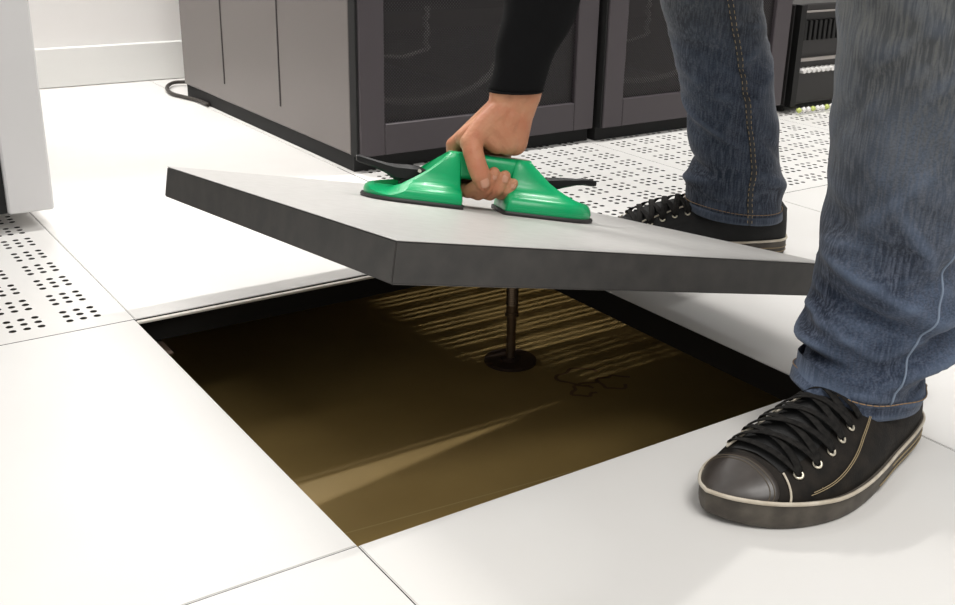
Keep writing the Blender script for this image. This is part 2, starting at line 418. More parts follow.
# ------------------------------------------------------------------ lifted floor panel
TR = Matrix(((0.9789116417333725, -0.0062494268339, 0.2041884970903499), (-0.015076137099650205, 0.9945962466468341, 0.1027181398107583), (-0.20372704231377906, -0.10363035665420621, 0.9735276274507066)))
TO = V((0.08114277921290848, 0.06987169071993656, 0.2446165654392436))
TM = Matrix.Translation(TO) @ TR.to_4x4()
t = thing('lifted_floor_panel', 'white topped floor panel with dark edges lifted and tilted over the opening', 'floor panel', matrix=TM)
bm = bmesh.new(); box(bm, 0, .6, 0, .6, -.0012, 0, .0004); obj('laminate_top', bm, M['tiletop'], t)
bm = bmesh.new(); vs = box(bm, 0, .6, 0, .6, -.0400, -.0012)
es = list(set(e for v in vs for e in v.link_edges)); bmesh.ops.bevel(bm, geom=es, offset=.0012, segments=2, affect='EDGES')
obj('core', bm, M['edge'], t)
bm = bmesh.new(); box(bm, .006, .594, .006, .594, -.0412, -.0400); obj('bottom_sheet', bm, M['underside'], t)

# ------------------------------------------------------------------ suction lifter (local frame: u along handle, v away from camera side, h normal to the panel)
LX, LY, LT = .3224, .341, -.4384
LM = TM @ Matrix.Translation((LX, LY, .0002)) @ Matrix.Rotation(LT, 4, 'Z')
t = thing('suction_lifter', 'bright green double cup suction lifter gripped on the tilted floor panel', 'suction lifter', matrix=LM)
def dring(u0, u1, w, z, side, n=18, k=1.0):
    """D outline: flat inner end at u0, round outer end reaching u1"""
    pts = []; c = u1 - w*k
    for a in range(n+1):
        th = -PI/2 + PI*a/n; pts.append((c + w*k*math.cos(th), w*math.sin(th)))
    cr = min(.006, w*.4)
    pts += [(u0+cr, w), (u0+cr*.3, w-cr*.3), (u0, w-cr), (u0, -w+cr), (u0+cr*.3, -w+cr*.3), (u0+cr, -w)]
    return [V((p[0]*side, p[1], z)) for p in pts]
def housing_half(side):
    bm = bmesh.new()
    secs = [(.0045, .0275, .1490, .0455, 1), (.010, .0275, .1500, .0465, 1), (.0145, .0280, .1485, .0460, 1), (.018, .0285, .1440, .0435, 1), (.0205, .0285, .1360, .0400, 1),
            (.0235, .0290, .1180, .0340, .7), (.028, .0295, .1060, .0290, .5), (.034, .0300, .0950, .0265, .4), (.040, .0305, .0860, .0250, .35), (.048, .031, .0750, .0235, .3), (.056, .0315, .0640, .0215, .3),
            (.0630, .032, .0540, .0195, .3), (.0680, .0325, .0480, .0170, .3)] if side < 0 else [(.0045, .0275, .1490, .0455, 1), (.010, .0275, .1500, .0465, 1), (.016, .0280, .1485, .0460, 1), (.021, .0285, .1450, .0435, 1),
            (.0245, .0290, .1385, .0385, 1), (.027, .0295, .130, .0330, 1), (.032, .030, .1195, .0285, 1.1), (.038, .0305, .1085, .0255, 1.2),
            (.045, .0310, .0975, .0235, 1.3), (.053, .0315, .0865, .0220, 1.3), (.060, .0320, .0770, .0205, 1.3), (.066, .0325, .0690, .0185, 1.3), (.0695, .035, .063, .0150, 1.2)]
    rings(bm, [dring(u0 + (.004 if side > 0 else 0)*(z/.06), u1, w, z, side, k=k) for z, u0, u1, w, k in secs])
    return bm
def cutter(side):
    """trough along the slope in which the lever lies"""
    bm = bmesh.new(); R = []
    for z, a, b, w in ((.0160, .098, .136, .022), (.022, .088, .139, .0235), (.030, .075, .16, .0215), (.040, .066, .16, .0195), (.050, .060, .16, .0175), (.0600, .056, .16, .0150), (.080, .050, .16, .0140)) if side > 0 else ((.0160, .098, .136, .022), (.022, .088, .139, .0235), (.030, .075, .16, .0215), (.040, .066, .16, .0195), (.050, .057, .16, .0175), (.0600, .047, .16, .0150), (.080, .038, .16, .0140)):
        R.append([V((x*side, y, z)) for x, y in ((a, -w*.55), (a+.01, -w), (b, -w), (b, w), (a+.01, w), (a, w*.55))])
    rings(bm, R); return bm
def side_cut():
    """lowers the near rim of the lever trough"""
    bm = bmesh.new(); R = []
    for u, hn in ((-.152, .0125), (-.140, .0135), (-.120, .0165), (-.105, .0235), (-.088, .0330), (-.072, .0435), (-.057, .0555), (-.049, .0640), (-.044, .0720)):
        R.append([V((u, -.06, hn - .016)), V((u, -.020, hn)), V((u, .022, hn+.0125)), V((u, .022, .12)), V((u, -.06, .12))])
    rings(bm, R); return bm
parts = []
body = None
bmh = bmesh.new()
for side in (-1, 1):
    o = obj('tmp', housing_half(side), M['green']); c = obj('tmpc', cutter(side), M['green'])
    m_ = o.modifiers.new('b', 'BOOLEAN'); m_.object = c; m_.operation = 'DIFFERENCE'; m_.solver = 'EXACT'
    if side < 0:
        c2_ = obj('tmpd', side_cut(), M['green']); m2 = o.modifiers.new('c', 'BOOLEAN'); m2.object = c2_; m2.operation = 'DIFFERENCE'; m2.solver = 'EXACT'
    apply_mods(o); bmh.from_mesh(o.data)
    if side < 0: bpy.data.objects.remove(c2_)
    bpy.data.objects.remove(o); bpy.data.objects.remove(c)
R = []                                                   # handle bar between the two housings, arched underside
for k in range(21):
    u = -.046 + .106*k/20; a = abs(u)/.060
    top = .0700; bot = .036 - .010*max(0, a-.45)/.55; w = .0165 + .002*a
    r = []
    for q in range(20):
        th = 2*PI*q/20; cx = math.copysign(abs(math.cos(th))**.55, math.cos(th)); cz = math.copysign(abs(math.sin(th))**.55, math.sin(th))
        r.append(V((u, cx*w, (top+bot)/2 + cz*(top-bot)/2)))
    R.append(r)
bmb = bmesh.new(); rings(bmb, R); me = bpy.data.meshes.new('x'); bmb.to_mesh(me); bmb.free(); bmh.from_mesh(me)
obj('housing', bmh, M['green'], t, auto=38)
for side in (-1, 1):
    bm = bmesh.new()
    rings(bm, [dring(.0255, .1515+o_, .0475+o_, z, side) for z, o_ in ((.0003, .001), (.003, .002), (.0052, .001))])
    obj('suction_pad', bm, M['rubber'], t, auto=40)
    bm = bmesh.new()
    if side < 0: prof = [(-.074, .036, .006, .008), (-.082, .0355, .0095, .0130), (-.097, .0345, .0110, .0135), (-.112, .0345, .0100, .0120), (-.124, .0380, .0065, .0080), (-.140, .0420, .0048, .0062), (-.159, .0455, .0048, .0060), (-.163, .0460, .0035, .004)]
    else: prof = [(.078, .0410, .0085, .0090), (.096, .0440, .0080, .0080), (.112, .0475, .0060, .0065), (.126, .0500, .0042, .0058), (.134, .0515, .0045, .0060), (.148, .0510, .0042, .0058), (.152, .0510, .003, .004)]
    R = []
    for u, h, hh, hw in prof:
        R.append([V((u, cw*hw, h+ch*hh)) for cw, ch in ((-1, -.6), (-.6, -1), (.6, -1), (1, -.6), (1, .6), (.6, 1), (-.6, 1), (-1, .6))])
    rings(bm, R)
    lv = obj('lever', bm, M['black'], t, auto=35)
    bm = bmesh.new(); pu = -.083 if side < 0 else .086
    cyl(bm, (pu, -.0175, .040), (pu, -.0125, .040), .0022, n=12); cyl(bm, (pu, -.0125, .040), (pu, .017, .040), .0016, n=10)
    obj('pivot_pin', bm, M['pin'], lv, auto=30)
bm = bmesh.new(); box(bm, .004, .058, -.0105, .0105, .0697, .0705, .0003); obj('label_sticker', bm, M['sticker'], t)
bm = bmesh.new(); box(bm, -.106, -.090, -.012, .012, .014, .030, .003); obj('valve_stem', bm, M['black'], t)

# ------------------------------------------------------------------ person
HM = LM.copy()
def hp(u, n, h): return HM @ V((u/1000, -n/1000, h/1000))    # hand frame: millimetres, n towards the near side
person = thing('person', 'person in blue jeans, black jumper and black canvas shoes bending to lift the panel', 'person', (.72, .14, 0))
PI_ = person
def link(o, parent):
    o.parent = parent; o.matrix_parent_inverse = Matrix.Translation(-V(person.location)) if parent is person else Matrix.Identity(4); return o
bm = bmesh.new()
def cap(a, b, ra, rb): capsule(bm, hp(*a), hp(*b), ra/1000, rb/1000)
# forearm and wrist
E1 = V((.470, .383, .405)); E2 = V((.505, .36, .56)); SH = V((.57, .33, .86))
for du, dn in ((-13, 0), (0, 3), (13, 0), (0, -4)):
    cap((27+du*1.05, 9+dn, 150), (25+du*.98, 6+dn, 128), 19, 18)
    a = hp(27+du*1.1, 9+dn, 150); off = a - hp(27, 9, 150)
    capsule(bm, a, E1+off*.5, .0190, .0215)
    capsule(bm, E1+off*.5, E2+off*.2, .0215, .034)
# palm: wrist to the four knuckles on the far side
kn = {'i': (-36, -29, 76), 'm': (-15, -33, 79), 'r': (8, -33, 78), 'p': (29, -29, 73)}
wr = {'i': (9, 4, 130), 'm': (19, 2, 130), 'r': (30, 2, 130), 'p': (39, 5, 130)}
for k in kn: cap(wr[k], kn[k], 16.5, 11.5)
cap((17, 3, 128), (-16, -16, 93), 19, 15); cap((33, 3, 128), (20, -15, 95), 19, 15)
cap((-26, -17, 88), (-38, -28, 77), 12, 10)
# heel of the hand on the bar
cap((37, 8, 128), (35, 3, 91), 17.5, 18.0); cap((35, 3, 91), (30, -14, 86), 18, 14)
cap((6, 14, 108), (24, 11, 90), 17, 17); cap((-6, 13, 98), (12, 11, 88), 16, 15.5)
cap((24, 12, 122), (18, 8, 95), 17, 17); cap((18, 8, 95), (30, 6, 91), 17, 17)
# thenar and thumb
cap((12, 12, 128), (-8, 15, 104), 17.5, 17); cap((-8, 15, 104), (-24, 20, 83), 17, 13.5); cap((8, 12, 108), (-6, 14, 96), 17, 15)
cap((-10, 4, 103), (-28, -8, 88), 15, 12)
cap((-22, 20, 84), (-20, 27, 72), 14.2, 13.2); cap((-20, 27, 72), (-13.5, 34, 55), 13.0, 12.6); cap((-13.5, 34, 55), (-8, 36, 45), 12.8, 12.8); cap((-8, 36, 45), (-3.5, 36.5, 35.0), 12.6, 9.6)
# fingers: knuckle, middle joint, end joint, tip
F = {'i': ((-36, -29, 76), (-31, -33, 36), (-25, -21, 22.5), (-17, 10, 21.5), (-9, 22, 30), (-3, 24.5, 44), 8.6),
     'm': ((-15, -33, 79), (-15, -34, 36), (-11, -22, 21.5), (-4, 13, 20.5), (4, 25, 29), (10, 26.5, 49.5), 8.7),
     'r': ((8, -33, 78), (4, -34, 36), (5, -22, 22), (11, 13, 21.5), (19.5, 25, 30), (25, 26, 47.5), 8.2),
     'p': ((29, -29, 73), (22, -31, 38), (22, -20, 24.5), (26, 12, 23), (32, 24, 28.5), (37, 25.5, 39.5), 7.2)}
for k, f in F.items():
    r = f[6]+.5; rs = (r+2.2, r+.9, r+.5, r-.1, r-.5, r-1.3)
    for q in range(5): cap(f[q], f[q+1], rs[q], rs[q+1])
hand = obj('body', bm, M['skin'])
rm = hand.modifiers.new('r', 'REMESH'); rm.mode = 'VOXEL'; rm.voxel_size = .00135; rm.use_smooth_shade = True
sm = hand.modifiers.new('s', 'SMOOTH'); sm.factor = .5; sm.iterations = 5
apply_mods(hand)
# the rest of the body: one coarser continuous skin, its forearm runs inside the sleeve into the same mesh
bm = bmesh.new()
PEL = V((.86, .17, .80)); CH = V((.62, .19, .98)); NK = V((.50, .19, 1.06)); HD = V((.40, .20, 1.14))
K1 = V((.520, -.105, .50)); K2 = V((.800, .475, .50)); A1 = V((.525, -.113, .10)); A2 = V((.886, .411, .115))
LS = V((.55, .02, .98)); LE = V((.50, -.14, .80)); LH = V((.52, -.10, .61))
def cw(a, b, ra, rb): capsule(bm, a, b, ra, rb, 20)
cw(E2-(E2-E1)*.3, E2, .034, .037); cw(E2, SH, .038, .05); cw(SH, V((.58, .30, .95)), .055, .06); cw(V((.58, .30, .95)), CH, .07, .10)
cw(LS, CH, .06, .10); cw(LS, LE, .05, .037); cw(LE, LH, .036, .026)
for k in range(4): cw(LH + V((-.01+.0*k, -.03+.02*k, -.01)), LH + V((-.075+abs(k-1)*.006, -.035+.022*k, -.028)), .010, .008)
cw(LH + V((0, -.03, 0)), LH + V((-.035, -.065, -.02)), .011, .009); cw(LH, LH+V((-.03, 0, -.012)), .028, .026)
cw(CH, V((.72, .17, .90)), .12, .115); cw(V((.72, .17, .90)), PEL, .115, .13); cw(CH, NK, .09, .055); cw(NK, HD, .052, .055)
for h, k, a in ((V((.84, .08, .78)), K1, A1), (V((.88, .26, .80)), K2, A2)):
    cw(PEL, h, .10, .070); cw(h, k, .062, .052); cw(k, a+(k-a)*.6, .055, .056); cw(a+(k-a)*.6, a, .055, .036)
hd = HD; fw = V((-.62, 0, -.78)); upv = V((-.78, 0, .62)); sd = V((0, 1, 0))
def hq(f, s, u): return hd + fw*f + sd*s + upv*u
ball(bm, hq(.02, 0, .06), .088, 3, (1, .86, 1.12)); cw(hq(.05, 0, -.01), hq(.06, 0, -.045), .058, .038)
cw(hq(.095, 0, .045), hq(.118, 0, .018), .008, .013)                              # nose
for s in (-1, 1):
    cw(hq(.085, .03*s, .055), hq(.085, .045*s, .055), .012, .010); ball(bm, hq(.01, .078*s, .04), .026, 2, (.7, .35, 1.1))
cw(hq(.096, -.018, -.012), hq(.096, .018, -.012), .008, .008)
rest = obj('rest', bm, M['skin'])
rm = rest.modifiers.new('r', 'REMESH'); rm.mode = 'VOXEL'; rm.voxel_size = .008; rm.use_smooth_shade = True
sm = rest.modifiers.new('s', 'SMOOTH'); sm.iterations = 4
apply_mods(rest)
bm = bmesh.new(); bm.from_mesh(hand.data); bm.from_mesh(rest.data)
bpy.data.objects.remove(rest); bpy.data.objects.remove(hand)
body = link(obj('body', bm, M['skin'], smooth=True), person)
def nail(c, nrm, up, w, l, r):
    """curved fingernail plate"""
    c = V(c); nrm = nrm.normalized(); s = up.cross(nrm).normalized(); upn = nrm.cross(s).normalized(); bmn = bmesh.new(); g = []
    for a in range(9):
        row = []
        for b in range(9):
            x = (a/8*2-1); y = (b/8*2-1); xx = x*math.sqrt(1-y*y*.35); yy = y*math.sqrt(1-x*x*.35)
            row.append(bmn.verts.new(c + s*xx*w + upn*yy*l + nrm*(-(xx*w)**2/(2*r) - (yy*l)**2/(5*r))))
        g.append(row)
    for a in range(8):
        for b in range(8): bmn.faces.new((g[a][b], g[a+1][b], g[a+1][b+1], g[a][b+1]))
    o = link(obj('fingernail', bmn, M['nail'], smooth=True), person)
    so = o.modifiers.new('s', 'SOLIDIFY'); so.thickness = .0006
nN = (HM.to_3x3() @ V((0, -1, 0))); nU = (HM.to_3x3() @ V((1, 0, 0))); nH = (HM.to_3x3() @ V((0, 0, 1)))
nail(hp(-3.2, 46.6, 37.0), nN*1.0 + nU*.15 - nH*.12, nH*-.85 + nU*.35, .0055, .0070, .009)
nail(hp(9.2, 33.6, 46.0), nN + nH*.05, nH, .0042, .0052, .007)
nail(hp(24.2, 33.2, 44.0), nN + nH*.05, nH, .0040, .0050, .007)
nail(hp(36.4, 31.2, 37.0), nN + nH*.1, nH, .0033, .0042, .006)
# eyes, hair
for s in (-1, 1):
    bm = bmesh.new(); ball(bm, hq(.098, .032*s, .040), .012, 2); link(obj('eye', bm, M['eye'], smooth=True), person)
bm = bmesh.new(); ball(bm, hq(.002, 0, .078), .096, 3, (1, .90, 1.05)); ball(bm, hq(-.03, 0, .03), .082, 3, (1, .95, 1.1))
o = obj('hair', bm, M['hair']); rm = o.modifiers.new('r', 'REMESH'); rm.mode = 'VOXEL'; rm.voxel_size = .008; rm.use_smooth_shade = True; apply_mods(o); link(o, person)

# ---- jumper
bm = bmesh.new()
W0 = hp(26.5, 8, 156)
cdir = (E1-W0).normalized()
RV = V((.829, -.559, 0)); NV = V((-.559, -.829, 0))
def sleeve_c(s): return spl([(0, W0), (.35, W0+(E1-W0)*.8), (.6, E1+(E2-E1)*.4), (1, E2)], s)
R = []
for k in range(41):
    s = k/40; c = sleeve_c(s); a = spl([(0, .0350), (.12, .0355), (.35, .0450), (.6, .054), (1, .060)], s); b = spl([(0, .028), (.3, .034), (1, .055)], s)
    r = []
    for q in range(48):
        th = 2*PI*q/48; w = 1 + .035*math.sin(9*s*2 + 2*math.cos(th))*min(1, s*5) + .02*math.sin(23*s + 3*th)*min(1, s*5)
        tilt = -.03*math.cos(th)*max(0, 1-s*3)
        r.append(c + RV*a*math.cos(th)*w + NV*b*math.sin(th)*w + V((0, 0, 1))*tilt*.12*0)
    R.append(r)
hem_in = [[c_ + (p-c_)*.93 for p in R[i]] for i, c_ in ((3, sleeve_c(3/40)), (0, sleeve_c(0)))]
rings(bm, hem_in + R, False, False)
sl = obj('x', bm, M['sweater'])
bm = bmesh.new()
cw(E2, E2+(SH-E2)*.1, .058, .058); cw(E2, SH, .056, .068); cw(SH, V((.58, .30, .95)), .072, .078); cw(V((.58, .30, .95)), CH, .09, .125)
cw(LS, CH, .08, .125); cw(LS, LE, .064, .052); cw(LE, LH+(LE-LH)*.2, .050, .040); cw(CH, V((.72, .17, .90)), .140, .135); cw(V((.72, .17, .90)), PEL, .135, .142); cw(CH, NK, .105, .066)
r2 = obj('y', bm, M['sweater']); rm = r2.modifiers.new('r', 'REMESH'); rm.mode = 'VOXEL'; rm.voxel_size = .009; rm.use_smooth_shade = True
sm = r2.modifiers.new('s', 'SMOOTH'); sm.iterations = 5; apply_mods(r2)
bm = bmesh.new(); bm.from_mesh(sl.data); bm.from_mesh(r2.data); bpy.data.objects.remove(sl); bpy.data.objects.remove(r2)
jumper = link(obj('jumper', bm, M['sweater'], smooth=True), person)
bm = bmesh.new(); c0 = sleeve_c(.001)
tube(bm, [c0 + RV*.0352*math.cos(2*PI*q/40) + NV*.0283*math.sin(2*PI*q/40) for q in range(41)], .0016, 6)
o = obj('cuff_edge', bm, M['sweater'], smooth=True); o.parent = jumper

# ---- jeans: each leg a loft of rings (right = image right side of the leg, near = side towards the opening's near edge)
def gauss(x, s): return math.exp(-(x/s)**2)
def leg_rings(cen, wid, dep, folds, hem, zt, zb, n=72, m=110):
    """cen(z) centre, wid/dep(z) half sizes, folds: (z0, slope, angle, width, angwidth, amp), hem: tilt (r, n)"""
    R = []
    for k in range(m+1):
        f = k/m; z = zb + (zt-zb)*f; c = cen(z); r = []
        for q in range(n):
            th = 2*PI*q/n; d = 0
            for z0, sl_, a0, wz, wa, amp in folds:
                da = (th-a0+PI) % (2*PI) - PI; wz *= .85
                d += amp*1.55*gauss(z-(z0+sl_*da), wz)*gauss(da, wa)
            d += .0012*math.sin(60*z+2*th)*math.sin(3*th+9*z) + .0008*math.sin(130*z-3*th)
            a = wid(z)+d; b = dep(z)+d
            ca, sa = math.cos(th), math.sin(th)
            e = max(0, 1-(z-zb)/.12)
            r.append(c + RV*a*ca + NV*b*sa + V((0, 0, 1))*((hem[0]*ca + hem[1]*sa)*e + (hem[2]*gauss(th-152*D, .60)*e*e if len(hem) > 2 else 0)))
        R.append(r)
    return R
def tabf(t): return lambda z: spl(t, z)
D = PI/180
c1 = tabf([(.045, V((.5135, -.1085, .045))), (.085, V((.517, -.111, .085))), (.115, V((.525, -.116, .115))), (.20, V((.528, -.117, .20))), (.30, V((.529, -.117, .30))), (.38, V((.528, -.115, .38))), (.45, V((.530, -.113, .45))), (.52, V((.526, -.107, .52)))])
w1 = tabf([(.045, .0610), (.075, .0610), (.095, .0620), (.118, .0710), (.15, .0710), (.20, .0710), (.28, .0720), (.36, .0750), (.45, .080), (.52, .085)])
d1 = tabf([(.045, .0580), (.09, .0600), (.15, .066), (.30, .078), (.52, .085)])
f1 = [(.118, .012, 175*D, .012, .75, .0060), (.100, -.004, 170*D, .008, .9, -.0035), (.142, .020, 150*D, .012, 1.0, .0050), (.165, .020, 120*D, .010, .9, -.0070),
      (.188, .030, 110*D, .012, .8, .0055), (.215, -.030, 60*D, .016, .8, -.0055), (.125, -.030, 45*D, .011, .9, .0080), (.098, -.020, 30*D, .009, .7, -.0085),
      (.148, -.035, 50*D, .010, .8, -.0070), (.172, -.020, 40*D, .014, .7, .0060), (.250, .030, 160*D, .020, .6, -.0035), (.085, .004, 90*D, .008, 1.0, .0035),
      (.33, .05, 100*D, .030, .5, -.004), (.24, .09, 95*D, .014, .5, .003), (.29, -.08, 50*D, .02, .5, .003)]
f1 = [tuple(x) for x in f1] + [(.060, 0, 146*D, .042, .60, .0135), (.060, 0, 108*D, .040, .50, .0075)]
rf = random.Random(11)
f1 += [(rf.uniform(.085, .25), rf.uniform(-.05, .05), rf.uniform(-20, 200)*D, rf.uniform(.005, .009), rf.uniform(.3, .7), rf.choice((-1, 1))*rf.uniform(.0012, .0026)) for _ in range(34)]
f1 += [(rf.uniform(.25, .46), rf.uniform(-.09, .09), rf.uniform(-20, 200)*D, rf.uniform(.008, .016), rf.uniform(.3, .6), rf.choice((-1, 1))*rf.uniform(.0008, .0018)) for _ in range(14)]
J1 = leg_rings(c1, w1, d1, f1, (-.006, -.002, .017), .52, .064)
c2 = tabf([(.06, V((.889, .412, .06))), (.12, V((.881, .413, .12))), (.16, V((.880, .414, .16))), (.24, V((.864, .425, .24))), (.315, V((.8475, .4365, .315))), (.385, V((.830, .448, .385))), (.52, V((.800, .475, .52)))])
w2 = tabf([(.06, .0740), (.09, .0745), (.115, .0745), (.14, .0700), (.165, .0695), (.20, .0695), (.24, .0690), (.315, .0720), (.385, .0745), (.52, .085)])
d2 = tabf([(.06, .062), (.15, .062), (.30, .068), (.52, .085)])
f2 = [(.118, -.01, 180*D, .010, .8, .005), (.145, .01, 170*D, .010, .8, -.005), (.17, .02, 30*D, .02, .6, -.004), (.13, .02, 40*D, .014, .7, .005), (.20, .03, 140*D, .014, .8, -.004),
      (.225, .03, 150*D, .012, .7, .003), (.095, -.02, 100*D, .010, .8, -.003), (.26, -.05, 60*D, .02, .6, .003)]
f2 += [(rf.uniform(.08, .40), rf.uniform(-.05, .05), rf.uniform(0, 200)*D, rf.uniform(.006, .012), rf.uniform(.3, .7), rf.choice((-1, 1))*rf.uniform(.0012, .0024)) for _ in range(34)]
J2 = leg_rings(c2, w2, d2, f2, (-.006, -.004), .52, .066)
def flip_in(J, cen, zb):                                     # turned-in hem so that the leg opening has thickness
    c = sum(J[0], V((0, 0, 0)))/len(J[0])
    return [[c + (p-c)*.95 + V((0, 0, .03)) for p in J[0]], [c + (p-c)*.955 for p in J[0]]]
HP1 = V((.83, .09, .77)); HP2 = V((.88, .25, .79))
def thigh(J, hip):
    top = J[-1]; c = sum(top, V((0, 0, 0)))/len(top); R = []
    for k in range(1, 16):
        f = k/15; cc = c + (hip-c)*f + V((0, 0, 1))*.02*math.sin(PI*f); dd = (hip-c).normalized(); g = 1 + .5*f
        r = []
        for p in top:
            o_ = p-c; tilt = o_ - dd*o_.dot(dd)*min(1, f*1.5)*.8
            r.append(cc + tilt*g)
        R.append(r)
    return R
bm = bmesh.new()
for J, hip in ((J1, HP1), (J2, HP2)):
    rings(bm, flip_in(J, None, None) + J + thigh(J, hip), False, True)
tmp = bmesh.new(); bm_save = bm; bm = tmp
cw(HP1, HP2, .128, .128); cw((HP1+HP2)/2, PEL+V((-.03, 0, .05)), .140, .146)
me = bpy.data.meshes.new('x'); bm.to_mesh(me); bm.free(); bm = bm_save; bm.from_mesh(me)
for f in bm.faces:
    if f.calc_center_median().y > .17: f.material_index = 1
jeans = link(obj('jeans', bm, [M['denim'], M['denim_shade']], smooth=True), person)
def ridge(J, th_fn, k0, k1, off, half, thick, m_, name, parent, dash=False):
    """strip that follows the surface of a leg at a given angle"""
    n = len(J[0]); b = bmesh.new(); pts = []; ups = []
    for k in range(k0, k1):
        th = th_fn(k)/360*n; i = int(math.floor(th)); f = th-i
        p = J[k][i % n].lerp(J[k][(i+1) % n], f); t2 = (J[k][(i+1) % n]-J[k][i % n]).normalized(); t3 = (J[min(k+1, len(J)-1)][i % n]-J[max(k-1, 0)][i % n]).normalized()
        nn = t2.cross(t3).normalized()
        c = sum(J[k], V((0, 0, 0)))/n
        if nn.dot(p-c) < 0: nn = -nn
        pts.append(p+nn*off); ups.append(nn)
    if dash:
        for a in range(0, len(pts)-1, 2):
            tube(b, [pts[a], pts[a+1]], 0, 6, flat=(half, thick), up=[ups[a], ups[a+1]])
    else: tube(b, pts, 0, 8, flat=(half, thick), up=ups)
    o = obj(name, b, m_, smooth=True); o.parent = parent; return o
def ring_band(J, k0, k1, off, m_, name, parent):
    b = bmesh.new(); n = len(J[0]); R = []
    for k in range(k0, k1):
        c = sum(J[k], V((0, 0, 0)))/n
        R.append([p + (p-c).normalized()*off for p in J[k]])
    R = [J[k0]] + R + [J[k1-1]]
    rings(b, R, False, False); o = obj(name, b, m_, smooth=True); o.parent = parent; return o
def ring_line(J, k, off, r, m_, name, parent, dash=True):
    b = bmesh.new(); n = len(J[0]); c = sum(J[k], V((0, 0, 0)))/n; P = [p + (p-c).normalized()*off for p in J[k]]
    for q in range(n):
        a, d = P[q], P[(q+1) % n]; tube(b, [a, a.lerp(d, .82)], r, 5)
    o = obj(name, b, m_); o.parent = parent; return o
# hems (folded band with stitching), outer seam on the front leg, stitched inseam on the rear leg
ring_band(J1, 0, 5, .0016, M['denim'], 'hem', jeans); ring_line(J1, 4, .0020, .0006, M['orange'], 'hem_stitching', jeans)
ring_band(J2, 0, 4, .0016, M['denim_shade'], 'hem', jeans); ring_line(J2, 4, .0016, .0005, M['orange'], 'hem_stitching', jeans)
ridge(J1, lambda k: spl([(0, 84.), (16, 84.), (27, 72.), (52, 64.), (110, 61.)], k), 4, 110, .0004, .0010, .0014, M['seamblue'], 'side_seam', jeans)
ridge(J2, lambda k: 82 - 3*math.sin(k/30), 0, 110, .0003, .0042, .0016, M['seamdark'], 'inseam', jeans)
for dx in (-2.6, 2.6): ridge(J2, lambda k, dx=dx: 82 - 3*math.sin(k/30)+dx, 1, 110, .0022, .0006, .0006, M['stitch'], 'inseam_stitching', jeans, dash=True)

# ---- shoes (local frame: x from heel back to toe, y to the outer side, z up)
OUT = [(0, 0), (.003, .016), (.008, .026), (.02, .035), (.05, .045), (.10, .0565), (.14, .067), (.18, .0745), (.215, .0755), (.245, .069), (.27, .0575), (.29, .0425), (.303, .028), (.311, .015), (.316, 0)]
INN = [(0, 0), (.003, .016), (.008, .025), (.02, .032), (.05, .035), (.10, .034), (.14, .033), (.18, .035), (.215, .0385), (.245, .040), (.27, .036), (.29, .028), (.303, .019), (.311, .011), (.316, 0)]
SL = .316
def lat(s): return max(spl(OUT, s), 0)
def med(s): return max(spl(INN, s), 0)
ZS = .0245
RZ = [(0, .070), (.02, .090), (.06, .092), (.105, .090), (.14, .087), (.175, .0820), (.21, .0725), (.235, .0630), (.26, .0525), (.285, .0430), (.303, .0350), (.312, .029), (.316, .0245)]
def up(s, t, off=0.):
    """upper surface: t 0 outer sole edge .. 1 inner sole edge"""
    l, m_ = lat(s)*.955, med(s)*.955; c = (l-m_)/2; w = (l+m_)/2
    h = spl(RZ, s)-ZS
    th = PI*t
    narrow = 1
    a = math.cos(th); b = math.sin(th)
    e = .72 if s < .2 else .72 + .28*min(1, (s-.2)/.09)
    nk = min(1, max(0, (.225-s)/.06))
    y = c*(1 - .25*b - .35*b*nk) + w*a*(1 - .38*b*b*nk)
    z = ZS + h*b**e
    p = V((s, y, z))
    if off:
        q = V((s, c, ZS - .005)); d = (p - q); d.normalize(); p += d*off
    return p
